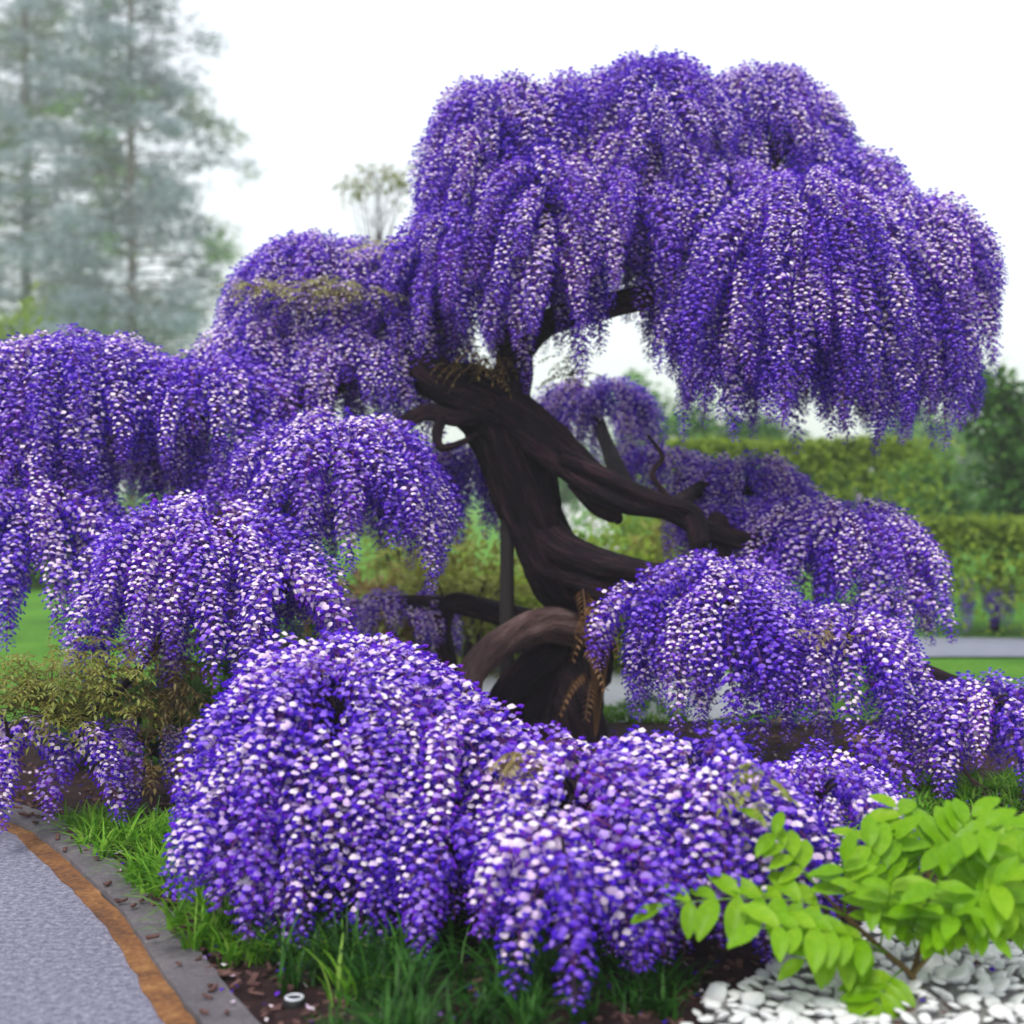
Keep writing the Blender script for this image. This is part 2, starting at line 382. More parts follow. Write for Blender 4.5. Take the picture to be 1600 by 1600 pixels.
limb([P(320, 850, 6.9), P(250, 1000, 6.4), P(150, 1110, 6.1), P(60, 1130, 6.0)], [.022, .018, .015, .010], seed=19)
# rooted arm with paler bark, sweeping forward into the front tiers
limb([P(905, 985, 8.45), P(850, 978, 8.3), P(805, 992, 8.1), P(760, 1025, 7.85), P(733, 1060, 7.7), P(727, 1120, 7.6), P(724, 1190, 7.5)], [.11, .10, .085, .085, .08, .085, .09], M_PALEBARK, name='limb', rough=.14, seed=20)
limb([P(727, 1120, 7.6), P(700, 1140, 7.0), P(640, 1130, 6.0), P(560, 1120, 5.3), P(510, 1130, 4.95)], [.07, .065, .06, .05, .03], seed=21)
limb([P(640, 1130, 6.0), P(760, 1200, 5.2), P(880, 1240, 4.6), P(1000, 1260, 4.5), P(1140, 1270, 4.5), P(1270, 1260, 4.6)], [.055, .05, .045, .04, .035, .02], seed=22)
limb([P(900, 1010, 8.7), P(820, 975, 8.9), P(755, 955, 9.0), P(705, 945, 9.0), P(690, 985, 9.0), P(702, 1050, 9.0), P(700, 1115, 9.0)], [.09, .08, .075, .07, .06, .055, .06], seed=23)
limb([P(705, 945, 9.0), P(640, 940, 9.1), P(580, 935, 9.2)], [.05, .04, .02], seed=24)
limb([P(985, 785, 8.0), P(950, 700, 9.2), P(930, 640, 10.0)], [.06, .05, .03], seed=25)
limb([P(1045, 800, 8.0), P(1100, 760, 8.8), P(1150, 745, 9.0)], [.05, .04, .03], seed=26)
limb([P(885, 1010, 8.5), P(815, 1060, 8.3), P(770, 1120, 8.2), P(755, 1165, 8.2)], [.10, .08, .08, .10], seed=27)
limb([P(880, 1060, 8.5), P(905, 1110, 8.35), P(918, 1165, 8.3)], [.16, .13, .13], seed=28)

# ------------------------------------------------------------------ wisteria: flower tiers
# cx, top, half width (px), depth, half depth (m), bottom (px), raceme length, density, label
TIERS = [
 (775, 128, 78, 8.45, .42, 555, .62, 1.0, 'upper left shoulder of the crown, above the fork'),
 (848, 245, 50, 7.95, .22, 590, .60, .9, 'narrow curtain of racemes just right of the fork'),
 (905, 120, 70, 8.6, .42, 480, .58, .9, 'high tier filling the crown above the fork'),
 (1015, 92, 95, 8.5, .55, 492, .58, 1.0, 'topmost dome of the crown'),
 (1190, 102, 100, 9.0, .55, 560, .60, .9, 'high tier at the back of the crown'),
 (1130, 250, 75, 8.2, .35, 600, .62, .9, 'inner tier of the crown over the bright gap'),
 (1255, 278, 135, 7.75, .45, 690, .70, 1.1, 'large rounded tier at the front of the crown'),
 (1320, 240, 75, 8.6, .45, 640, .62, .8, 'rear tier on the falling side of the crown'),
 (1420, 292, 50, 8.1, .42, 700, .70, 1.0, 'outermost tier of the crown'),
 (500, 365, 115, 8.9, .50, 655, .55, 1.0, 'tier with olive leaves on top, left of the fork'),
 (625, 375, 55, 8.7, .35, 690, .58, .9, 'narrow tier between crown and leafy left tier'),
 (130, 520, 125, 7.75, .50, 790, .60, 1.0, 'broad left arm tier'),
 (-20, 545, 70, 7.7, .45, 850, .60, .8, 'outer end of the broad left arm'),
 (325, 558, 78, 7.8, .42, 770, .55, 1.0, 'rounded tier with dark hollow beside it on the left arm'),
 (85, 745, 62, 7.25, .32, 1010, .62, 1.0, 'hanging tier under the broad left arm'),
 (535, 645, 130, 7.35, .50, 905, .50, 1.1, 'domed tier in front of the fork'),
 (328, 778, 104, 6.75, .50, 1035, .55, 1.1, 'domed tier below the left arm'),
 (222, 835, 26, 6.65, .18, 1125, .66, .9, 'long racemes hanging at the edge of the lower left dome'),
 (430, 850, 48, 6.6, .25, 1020, .45, .9, 'side of the lower left dome'),
 (535, 998, 164, 4.95, .46, 1475, .56, 1.35, 'big low dome arching over the grass'),
 (700, 1095, 66, 4.8, .30, 1500, .58, 1.2, 'falling side of the big low dome'),
 (905, 1152, 84, 4.5, .34, 1490, .50, 1.3, 'low front tier over the dark grass'),
 (1085, 1160, 110, 4.55, .36, 1555, .56, 1.3, 'low front tier beside the white stones'),
 (1275, 1185, 78, 4.8, .32, 1400, .38, 1.2, 'low tier behind the bright green leaves'),
 (1118, 868, 86, 7.15, .42, 1145, .58, 1.1, 'domed tier at the right of the trunk'),
 (1010, 905, 34, 7.1, .22, 1085, .48, .9, 'short curtain beside the dead fern'),
 (1315, 948, 62, 7.0, .34, 1155, .50, 1.1, 'lower right tier above the fallen leaf'),
 (1325, 782, 80, 7.9, .45, 975, .50, 1.0, 'right arm tier under the crown'),
 (1385, 805, 24, 7.7, .30, 985, .48, .9, 'end of the right arm tier'),
 (1165, 712, 88, 9.0, .40, 900, .48, .9, 'shaded tier along the right arm'),
 (1420, 1035, 34, 7.0, .25, 1190, .42, .9, 'small tier linking the right arm to its tip'),
 (1535, 1058, 72, 6.75, .35, 1245, .44, 1.1, 'tip of the lowest right arm'),
 (930, 590, 72, 10.1, .42, 745, .48, .8, 'shaded tier behind the right arm'),
 (615, 922, 75, 9.2, .32, 1025, .36, .8, 'shaded tier behind the pale rooted arm'),
 (722, 690, 45, 9.2, .28, 855, .46, 1.1, 'faint tier seen behind the trunk'),
 (420, 690, 55, 7.6, .30, 890, .50, 1.0, 'tier between the left arm and the domed tier'),
 (45, 650, 75, 7.55, .38, 930, .58, 1.0, 'middle layer of the broad left arm'),
 (420, 500, 80, 8.6, .38, 690, .50, 1.0, 'lower layer of the leafy left tier'),
 (560, 505, 70, 8.45, .36, 705, .52, 1.1, 'shaded lower layer beside the left stub of the fork'),
 (715, 330, 48, 8.15, .28, 562, .56, 1.0, 'inner curtain above the left stub of the fork'),
 (975, 255, 75, 8.05, .32, 505, .55, 1.0, 'front layer of the topmost dome'),
 (1175, 430, 70, 7.95, .32, 668, .60, 1.0, 'lower curtain right of the bright gap'),
 (1290, 470, 100, 7.85, .35, 690, .60, 1.1, 'lower curtain of the large rounded tier'),
 (1395, 430, 60, 7.9, .35, 700, .62, 1.0, 'lower curtain near the outermost tier'),
 (1190, 920, 55, 7.2, .30, 1150, .52, 1.0, 'lower layer of the domed right tier'),
 (1240, 775, 62, 8.2, .32, 960, .48, 1.0, 'inner layer of the right arm tier'),
 (1140, 775, 50, 8.6, .30, 895, .42, 1.0, 'shaded inner layer along the right arm'),
 (1030, 695, 60, 9.5, .32, 800, .40, .9, 'shaded low tier behind the curled twig'),
 (640, 700, 45, 9.4, .30, 860, .46, .9, 'shaded tier behind the domed tier'),
 (1310, 1160, 50, 5.4, .28, 1300, .36, 1.0, 'back layer of the low tier behind the bright leaves'),
 (1395, 915, 30, 7.5, .25, 1030, .40, 1.0, 'small tier under the right arm tier'),
 (885, 1290, 18, 3.95, .07, 1600, .46, 1.6, 'single long column of racemes reaching the grass'),
 (1080, 1330, 40, 4.15, .10, 1565, .42, 1.1, 'front columns beside the white stones'),
 (705, 1260, 26, 4.40, .10, 1515, .50, 1.1, 'front columns between the two low tiers'),
 (490, 1220, 30, 4.50, .10, 1475, .50, 1.1, 'front columns of the big low dome'),
 (372, 1195, 12, 4.62, .10, 1430, .48, 1.1, 'outer columns of the big low dome'),
 (440, 885, 42, 6.45, .24, 1055, .46, 1.0, 'right edge of the lower left dome'),
 (335, 905, 62, 6.5, .26, 1085, .50, 1.0, 'front edge of the lower left dome'),
 (225, 640, 75, 8.6, .28, 830, .48, 1.1, 'shaded tier inside the hollow of the left arm'),
 (742, 405, 42, 8.7, .26, 592, .50, 1.2, 'shaded curtain inside the fork'),
 (850, 1180, 40, 5.0, .2, 1330, .36, 1.1, 'small tier joining the two low fronts'),
 (125, 1128, 16, 5.95, .10, 1290, .40, .8, 'few racemes under the olive leaves'),
 (15, 1120, 18, 5.95, .10, 1280, .40, .8, 'racemes overhanging the end of the kerb'),
 (225, 1118, 34, 6.5, .22, 1215, .30, .8, 'shaded short racemes beside the big low dome'),
]
stuff_pts = []; chosen = []
rnd = random.Random(11)
all_r = []
for ti, (cx, top, hw, Y, ry, bot, L, dens, lab) in enumerate(TIERS):
    px = Y/FPX; rx = hw*px; c = P(cx, top, Y); c.z -= .045
    H = max(.05, (bot-top)*px - L*1.02)
    # area of the half ellipsoid, for an even spread
    a_, b_, h_ = rx, ry, H; pw = 1.6
    area = 2*math.pi*(((a_*b_)**pw+(a_*h_)**pw+(b_*h_)**pw)/3)**(1/pw)
    n = max(4, int(area/(.110**2)*dens)); off = rnd.random()*6.28
    tw = MB()
    core = Vector((c.x, c.y, c.z-.55*H-.06)); items = []
    for i in range(n):
        cs = 1-(i+.5)/n*.99; sn = math.sqrt(1-cs*cs); az = off+i*2.39996+rnd.gauss(0, .2)
        rr = 1+.10*fbm((cx*.01+math.cos(az)*1.6, Y+math.sin(az)*1.6, cs*2))+rnd.gauss(0, .05)
        p = Vector((c.x+rx*sn*math.cos(az)*rr, c.y+ry*sn*math.sin(az)*rr, c.z-H*(1-cs)+rnd.gauss(0, .02)))
        a0 = 96*cs**.8+14+rnd.gauss(0, 9)
        l = L*rnd.uniform(.78, 1.12)*(1-.12*cs)
        # never longer than the room above the ground
        if p.z-l < .05: l = max(.2, p.z-.05)
        yaw = math.atan2(math.sin(az)*rx, math.cos(az)*ry)+rnd.gauss(0, .3)
        k, s = pick(l, a0, rnd); s = min(1.18, max(.6, s*rnd.uniform(.95, 1.05)))
        items.append((p, Euler((rnd.gauss(0, .05), rnd.gauss(0, .05), yaw)), s, k, sn, az))
        if i % 3 == 0 or n < 8:
            mid = core.lerp(p, .55)+Vector((0, 0, .10*H+.02))
            tube(tw, [core, mid, p], [.012, .007, .003], 4, 0, 3)
    for q in range(int(n*.10)+1 if Y > 6.2 else 0):      # loose young shoots standing off the top
        cs = rnd.uniform(.6, 1); sn = math.sqrt(1-cs*cs); az = rnd.random()*6.28
        p = items[min(len(items)-1, 3*rnd.randrange(max(1, n//7)))][0]
        d = Vector((math.cos(az)*.6, math.sin(az)*.4, 1.0)).normalized(); l = rnd.uniform(.05, .13)
        e = p+d*l+Vector((math.cos(az)*.04, 0, -.01)); tube(tw, [p, p+d*l*.6, e], [.003, .002, .001], 3, 0)
        for f in range(5):
            t = rnd.uniform(.45, 1); b = p.lerp(e, t); o = Vector((rnd.gauss(0, 1), rnd.gauss(0, 1), rnd.gauss(0, .4))).normalized()
            floret(tw, b+o*.015, o, Vector((0, .01, 1)), rnd.uniform(.6, .9), 1, 1, rnd)
    tier = tw.build('flower_tier', [M_BARK, M_WING], tree); tier['label'] = lab
    for it in items:
        p = it[0]; toward = (Vector((0, 0, CAM_H))-p).normalized()
        face = Vector((math.cos(it[5])*it[4], math.sin(it[5])*it[4], 0)).dot(toward)
        on = abs((p.x)/p.y) < .385
        # hidden deep behind the tier's own front?
        all_r.append(((face+.25*it[4])*it[2]*VARS[it[3]][0]/p.length*(1 if on else .05)*(.2 if face < .1 else 1), it, tier))
all_r.sort(key=lambda t: -t[0])
for q, (scr, it, tier) in enumerate(all_r):
    p, e, s, k = it[:4]
    if q < 300:
        copyob(VARS[k][2], 'raceme', tier, Matrix.Translation(p) @ e.to_matrix().to_4x4() @ Matrix.Scale(s, 4))
    else: stuff_pts.append(it)

def inst_mesh(name, pts, parent):
    me = bpy.data.meshes.new(name); me.from_pydata([tuple(i[0]) for i in pts], [], [])
    a = me.attributes.new('rot', 'FLOAT_VECTOR', 'POINT'); a.data.foreach_set('vector', [x for i in pts for x in i[1]])
    a = me.attributes.new('scl', 'FLOAT', 'POINT'); a.data.foreach_set('value', [i[2] for i in pts])
    a = me.attributes.new('idx', 'INT', 'POINT'); a.data.foreach_set('value', [i[3] for i in pts])
    o = bpy.data.objects.new(name, me); C.objects.link(o)
    if parent: par(o, parent)
    g = bpy.data.node_groups.new('scatter_racemes', 'GeometryNodeTree')
    g.interface.new_socket('Geometry', in_out='INPUT', socket_type='NodeSocketGeometry')
    g.interface.new_socket('Geometry', in_out='OUTPUT', socket_type='NodeSocketGeometry')
    gi = g.nodes.new('NodeGroupInput'); go = g.nodes.new('NodeGroupOutput')
    ip = g.nodes.new('GeometryNodeInstanceOnPoints'); ci = g.nodes.new('GeometryNodeCollectionInfo')
    ci.inputs['Collection'].default_value = src; ci.inputs['Separate Children'].default_value = True; ci.inputs['Reset Children'].default_value = True
    ip.inputs['Pick Instance'].default_value = True
    for nm, ty, sock in (('rot', 'FLOAT_VECTOR', 'Rotation'), ('scl', 'FLOAT', 'Scale'), ('idx', 'INT', 'Instance Index')):
        na = g.nodes.new('GeometryNodeInputNamedAttribute'); na.data_type = ty; na.inputs['Name'].default_value = nm
        g.links.new(na.outputs['Attribute'], ip.inputs[sock])
    g.links.new(gi.outputs[0], ip.inputs['Points']); g.links.new(ci.outputs[0], ip.inputs['Instance']); g.links.new(ip.outputs[0], go.inputs[0])
    md = o.modifiers.new('scatter', 'NODES'); md.node_group = g
    return o
so = inst_mesh('raceme_mass', stuff_pts, tree); so['kind'] = 'stuff'
print('racemes', len(all_r))

# ------------------------------------------------------------------ foliage helpers
def leaflet(mb, p, d, up, l, wd, m=0, fold=.25, droop=.2):
    d = d.normalized(); s = d.cross(up)
    s = s.normalized() if s.length > 1e-4 else Vector((1, 0, 0))
    u = s.cross(d).normalized()
    a = p+d*l*.4; e = p+d*l-u*l*droop
    mb.add([p, a+s*wd+u*wd*fold-u*l*droop*.2, e, a-s*wd+u*wd*fold-u*l*droop*.2, a-u*l*droop*.25], [(0, 1, 4), (4, 1, 2), (0, 4, 3), (4, 2, 3)], m)
def pinnate(mb, p, d, l, npair, ll, lw, m=0, sm=1, droop=.5, rn=rnd):
    """a small feather-shaped leaf"""
    d = d.normalized(); side = d.cross(Vector((0, 0, 1)))
    side = side.normalized() if side.length > 1e-3 else Vector((1, 0, 0))
    pts = []
    for i in range(npair+2):
        t = i/(npair+1); pts.append(p+d*l*t-Vector((0, 0, 1))*l*droop*t*t)
    tube(mb, pts, [.002*(1-.7*i/len(pts)) for i in range(len(pts))], 3, sm, cap=False)
    for i in range(1, npair+2):
        t = (pts[i]-pts[i-1]).normalized()
        for sg in ((-1, 1) if i <= npair else (0,)):
            leaflet(mb, pts[i], t*(.5 if sg else 1)+side*sg*rn.uniform(.7, 1.1)+Vector((0, 0, rn.gauss(-.1, .2))), Vector((0, 0, 1)), ll*rn.uniform(.8, 1.2), lw, m)
def leaf_spray(px, py, Y, sx, sy, sz, n, m, label, droop=.5, l=.13):
    mb = MB(); c = P(px, py, Y)
    hub = c-Vector((0, 0, sz*.4))
    for i in range(n):
        q = Vector((rnd.gauss(0, .5), rnd.gauss(0, .5), rnd.gauss(0, .45)))
        p = c+Vector((q.x*sx, q.y*sy, q.z*sz)); d = Vector((q.x+rnd.gauss(0, .6), q.y+rnd.gauss(-.2, .6), .35+rnd.gauss(0, .3)))
        if i % 4 == 0: tube(mb, [hub, hub.lerp(p, .6)+Vector((0, 0, .02)), p], [.004, .003, .0015], 3, 1)
        pinnate(mb, p, d, l*rnd.uniform(.7, 1.2), 5, .035, .007, 0, 1, droop)
    o = mb.build('leaf_spray', [m, M_BRONZE], tree); o['label'] = label; o['kind'] = 'stuff'
leaf_spray(80, 1085, 6.05, .30, .24, .23, 300, M_OLIVE, 'olive green leaves over the kerb end')
leaf_spray(160, 1060, 6.3, .12, .15, .16, 60, M_OLIVE, 'olive green leaves beside the lower left dome')
leaf_spray(262, 1070, 6.45, .13, .14, .26, 110, M_BRONZE, 'bronze leaves hanging beside the big low dome', .9)
leaf_spray(530, 455, 8.12, .30, .10, .075, 75, M_PALEOLIVE, 'pale olive leaves on the upper left tier')
leaf_spray(405, 452, 8.15, .13, .10, .06, 30, M_PALEOLIVE, 'pale olive leaf tips on the upper left tier')
leaf_spray(600, 385, 8.2, .14, .10, .05, 20, M_PALEOLIVE, 'small olive leaves near the crown')
leaf_spray(890, 575, 8.6, .10, .10, .12, 30, M_BRONZE, 'bronze leaves beside the bright gap')
leaf_spray(610, 1400, 4.62, .10, .08, .10, 26, M_BRONZE, 'spent strands under the big low dome', 1.0, .10)
leaf_spray(822, 1192, 4.35, .05, .05, .05, 12, M_BRONZE, 'pale spent flowers between the front tiers', .6, .07)
leaf_spray(750, 560, 8.1, .13, .08, .13, 30, M_BRONZE, 'bronze stalks above the fork', 1.0, .10)
leaf_spray(1300, 985, 6.7, .10, .06, .05, 8, M_BRONZE, 'bronze leaf tips on the lower right tier')
leaf_spray(1180, 1225, 4.15, .05, .05, .06, 9, M_OLIVE, 'pale leaf tips on the low front tier', .6, .07)
leaf_spray(250, 1200, 6.2, .14, .10, .10, 20, M_BRONZE, 'withered leaves in the shade beside the big low dome', .8, .12)

# ------------------------------------------------------------------ support post, dead fern, fallen bits
mb = MB(); t0 = P(792, 735, 8.40); b0 = Vector((P(790, 1000, 8.36).x, 8.36, -.05))
tube(mb, [b0, b0.lerp(t0, .3)+Vector((.004, 0, 0)), b0.lerp(t0, .7), t0], [.045, .043, .041, .040], 16, 0, 8, .03, 3, .2, .12)
tag(mb.build('support_post', M_POST, smooth=True), 'dark upright wooden post propping the leaning wisteria trunk', 'post')

f0 = P(930, 1100, 8.2); f0.z = bed_z(f0.x, f0.y)
fern = empty('dead_fern', f0); tag(fern, 'withered brown fern fronds in the shade beside the trunk base', 'fern')
for i in range(11):
    mb = MB(); a = -2.4+i*.17+rnd.gauss(0, .1); h = rnd.uniform(.35, .95)
    top = f0+Vector((rnd.uniform(-.10, .12), rnd.uniform(-.22, .02), h))
    d = Vector((math.cos(a)*.8, math.sin(a)*.6, -.25))
    tube(mb, [f0, f0.lerp(top, .6)+Vector((.02, 0, .05)), top], [.006, .004, .003], 4, 0, 3)
    pts = [top+d*.22*t-Vector((0, 0, .16*t*t)) for t in [k/9 for k in range(10)]]
    tube(mb, pts, [.003]*10, 3, 0)
    for k in range(1, 10):
        for sg in (-1, 1):
            s = d.cross(Vector((0, 0, 1))).normalized()*sg
            leaflet(mb, pts[k], s+d*.3-Vector((0, 0, .25)), Vector((0, 0, 1)), .075*(1-.06*k), .012, 0, .2, .35)
    mb.build('frond', M_DEADFERN, fern)
def dryleaf(px, py, l, wd, yaw, label, z=.03):
    g = G(px, py, .04); mb = MB(); vs = []; n = 8
    for i in range(n+1):
        t = i/n; hw = wd*math.sin(math.pi*min(1, t*.97+.02))**.8
        for k in (-1, -.5, 0, .5, 1):
            vs.append((l*(t-.5), hw*k, .020*abs(k)+.025*math.sin(t*5)+.006*math.sin(9*t+k*3)))
    M = Matrix.Translation(g+Vector((0, 0, .012))) @ Euler((.25, .1, yaw)).to_matrix().to_4x4()
    mb.add([M @ Vector(v) for v in vs], [(i*5+k, i*5+k+1, (i+1)*5+k+1, (i+1)*5+k) for i in range(n) for k in range(4)])
    o = mb.build('fallen_leaf', M_DRYLEAF, smooth=True); tag(o, label, 'leaf')
dryleaf(1350, 1168, .26, .055, .25, 'large tan dry leaf lying under the lower right flowers')
dryleaf(1222, 1138, .16, .04, -.3, 'small brown dry leaf between the hanging right flowers')
mb = MB()
q = [G(1486, 1165, .30)]
g0 = G(1545, 1250, .03); g1 = P(1515, 1215, g0.y+.05); g2 = P(1493, 1180, g0.y+.10); g3 = P(1487, 1160, g0.y+.12)
tube(mb, [g0, g1, g2, g3], [.010, .010, .009, .006], 7, 0, 4, .1, 2, .3, .2)
tube(mb, [g1, g1+Vector((.05, -.02, -.035)), g1+Vector((.10, -.03, -.07))], [.008, .007, .005], 6, 0, 3)
tag(mb.build('fallen_branch', M_PALEBARK, smooth=True), 'pale dry forked branch leaning at the tip of the right arm', 'branch')
# fallen branch in the shade at the left
mb = MB(); a = G(175, 1225, .03); b = G(290, 1255, .03)
tube(mb, [a+Vector((0, 0, .05)), a.lerp(b, .5)+Vector((0, 0, .06)), b+Vector((0, 0, .0))], [.012, .014, .016], 7, 0, 5, .1, 2, .2, .2)
tube(mb, [a.lerp(b, .3)+Vector((0, 0, .06)), a.lerp(b, .38)+Vector((0, .02, .14)), a.lerp(b, .55)+Vector((0, .03, .20))], [.008, .007, .004], 6, 0, 4)
tag(mb.build('fallen_branch', M_PALEBARK, smooth=True), 'pale dead branch lying in shade beside the big low dome', 'branch')
# sprinkler ring in the grass
g = G(460, 1547, .06); sp = empty('sprinkler_head', Vector((g.x, g.y, .02))); tag(sp, 'small black sprinkler head with pale ring in the dark grass', 'sprinkler')
mb = MB(); tube(mb, [Vector((g.x, g.y, -.02)), Vector((g.x, g.y, .033)), Vector((g.x, g.y, .038))], [.031, .031, .027], 20, 0)
mb.build('body', M_BLACK, sp, True)
mb = MB(); tube(mb, [Vector((g.x+math.cos(a)*.024, g.y+math.sin(a)*.024, .039)) for a in [k*math.pi/12 for k in range(25)]], [.0042]*25, 8, 0)
mb.build('ring', M_RINGM, sp, True)

# ------------------------------------------------------------------ grass tufts
SPR = G(460, 1547, .06)
mb = MB(); rg = random.Random(5)
def tuft(x, y, n, h, spread, lean=0.0):
    z = bed_z(x, y)-.02
    for i in range(n):
        a = rg.random()*6.283; hh = h*rg.uniform(.55, 1.15); sp_ = spread*rg.uniform(.3, 1.2)
        d = Vector((math.cos(a), math.sin(a), 0)); s = Vector((-d.y, d.x, 0)); wd = rg.uniform(.0030, .0085)
        b = Vector((x+rg.gauss(0, .018), y+rg.gauss(0, .018), z)); vs = []
        for k in range(5):
            t = k/4; p = b+d*sp_*t**1.7*hh+Vector((0, 0, hh*(t-.42*min(1.3, sp_)*t*t*t)))
            ww = wd*(1-.9*t**2); vs += [p-s*ww, p+s*ww]
        mb.add(vs, [(2*k, 2*k+1, 2*k+3, 2*k+2) for k in range(4)])
def tufts(pxs, n, h, blades, spread):
    for i in range(n):
        a, b, c, d = pxs; px_ = rg.uniform(a, c); py_ = rg.uniform(b, d); g = G(px_, py_)
        if g.x < kx(g.y)+.03: continue
        if abs(g.x-SPR.x) < .075 and SPR.y-.42 < g.y < SPR.y+.05: continue
        tuft(g.x, g.y, blades, h*rg.uniform(.7, 1.2), spread)
tufts((120, 1310, 330, 1420), 40, .19, 26, 1.1)
tufts((90, 1290, 300, 1345), 30, .13, 22, 1.1)
tufts((270, 1400, 450, 1520), 40, .21, 22, 1.0)
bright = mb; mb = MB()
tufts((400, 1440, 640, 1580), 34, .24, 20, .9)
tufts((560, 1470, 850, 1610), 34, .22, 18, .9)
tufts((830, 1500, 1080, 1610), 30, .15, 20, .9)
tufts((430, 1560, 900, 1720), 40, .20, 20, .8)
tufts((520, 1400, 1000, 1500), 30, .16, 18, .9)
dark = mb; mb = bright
tufts((1390, 1225, 1640, 1330), 90, .11, 26, 1.0)
tufts((930, 1105, 1075, 1135), 46, .085, 22, 1.0)
tufts((1300, 1300, 1460, 1380), 40, .12, 22, 1.0)
tufts((400, 1450, 560, 1590), 9, .20, 18, 1.0)
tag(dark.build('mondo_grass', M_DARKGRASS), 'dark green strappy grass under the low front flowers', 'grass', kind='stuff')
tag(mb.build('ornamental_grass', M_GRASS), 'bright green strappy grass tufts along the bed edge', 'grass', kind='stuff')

# ------------------------------------------------------------------ white stone bed
def inside(x, y):
    l = G(1095, 1600); 
    edge = [(.30, 3.3), (.50, 3.95), (.66, 4.15), (.92, 4.45), (1.25, 4.75), (1.8, 5.0), (2.6, 5.1)]
    if y < 3.3 or y > 5.1: return False
    for (x0, y0), (x1, y1) in zip(edge, edge[1:]):
        if y0 <= y <= y1: return x > x0+(x1-x0)*(y-y0)/(y1-y0)+.05*fbm((y*6, 1, 0))
    return False
def stone_z(x, y): return bed_z(x, y)+.045+.025*fbm((x*2, y*2, 9))
mb = MB(); vs = []; nx, ny = 40, 30
for j in range(ny+1):
    for i in range(nx+1):
        x = .1+2.6*i/nx; y = 3.2+1.95*j/ny
        vs.append((x, y, stone_z(x, y)-.03 if inside(x, y) else -.06))
mb.add(vs, [(j*(nx+1)+i, j*(nx+1)+i+1, (j+1)*(nx+1)+i+1, (j+1)*(nx+1)+i) for j in range(ny) for i in range(nx)])
bed = tag(mb.build('white_stone_bed', rocky('stone_grit', [(.3, (.16, .15, .15)), (.7, (.42, .42, .42))], 30, .9, .8, 90, .02), smooth=True), kind='structure')
stones = []
for k in range(6):
    s_ = MB(); bm = bmesh.new(); bmesh.ops.create_icosphere(bm, subdivisions=2, radius=1)
    ax = (1.0, rnd.uniform(.6, .9), rnd.uniform(.24, .42))
    for v in bm.verts:
        v.co *= 1+.30*fbm(v.co*1.3+Vector((k*7, 0, 0)), 2); v.co = Vector((v.co.x*ax[0], v.co.y*ax[1], v.co.z*ax[2]))
    bm.verts.index_update()
    s_.add([v.co.copy() for v in bm.verts], [tuple(v.index for v in f.verts) for f in bm.faces]); bm.free()
    stones.append(s_.mesh('stone', [M_WHITESTONE], True))
spots = []
for i in range(40000):
    x, y = rg.uniform(.28, 2.05), rg.uniform(3.75, 5.1)
    if not inside(x, y) or x/y > .40: continue
    lay = 0 if len(spots) < 480 else 1
    if any((x-a)**2+(y-b)**2 < (.040 if lay == 0 else .031)**2 for a, b, _ in spots if _ == lay): continue
    spots.append((x, y, lay))
    if len(spots) > 1150: break
items = []
for x, y, lay in spots:
    s = rg.choice((rg.uniform(.016, .028), rg.uniform(.026, .042)))
    M = Matrix.Translation((x, y, stone_z(x, y)-.022+.012*lay+rg.uniform(0, .012))) @ Euler((rg.gauss(0, .35), rg.gauss(0, .35), rg.random()*6.3)).to_matrix().to_4x4() @ Matrix.Scale(s, 4)
    items.append((y, rg.randrange(6), M))
items.sort(key=lambda t: t[0])
mb = MB()
for q, (y, k, M) in enumerate(items):
    if q < 300: copyob(stones[k], 'stone', bed, M)
    else:
        me = stones[k]; mb.add([M @ v.co for v in me.vertices], [tuple(p.vertices) for p in me.polygons])
if mb.v: o = mb.build('small_stones', M_WHITESTONE, bed, True); o['kind'] = 'stuff'

# ------------------------------------------------------------------ bright green pinnate plant in front of the stones
def plant_leaflet_mesh(k):
    m_ = MB(); vs = []; n = 6; rr = random.Random(40+k); c = rr.uniform(.15, .4)
    for i in range(n+1):
        t = i/n; hw = .245*math.sin(math.pi*(t*.93+.05))**.75
        for q in (-1, -.45, 0, .45, 1):
            vs.append((t, hw*q, -c*t*t+.16*abs(q)*hw*4*.5+.018*math.sin(t*14+q*2+k)))
    m_.add(vs, [(i*5+q, i*5+q+1, (i+1)*5+q+1, (i+1)*5+q) for i in range(n) for q in range(4)])
    return m_.mesh('leaflet', [M_LIME], True)
LEAF = [plant_leaflet_mesh(k) for k in range(5)]
root = G(1450, 1555, .05); plant = empty('young_leafy_plant', Vector((root.x, root.y, .04)))
tag(plant, 'bright lime green plant with feathered leaves rising from the white stones', 'plant')
mb = MB()
tube(mb, [root-Vector((0, 0, .03)), P(1425, 1525, root.y+.02), P(1380, 1485, root.y+.03), P(1320, 1430, root.y+.04), P(1278, 1388, root.y+.05)], [.010, .009, .008, .006, .004], 8, 0, 4)
tube(mb, [P(1425, 1525, root.y+.02), P(1445, 1450, root.y+.10), P(1450, 1380, root.y+.15), P(1455, 1330, root.y+.2)], [.008, .007, .005, .003], 8, 0, 4)
tube(mb, [P(1425, 1525, root.y+.02), P(1470, 1470, root.y+.02), P(1510, 1400, root.y+.05)], [.007, .005, .003], 8, 0, 4)
mb.build('stem', M_BRONZE, plant, True)
YR = root.y
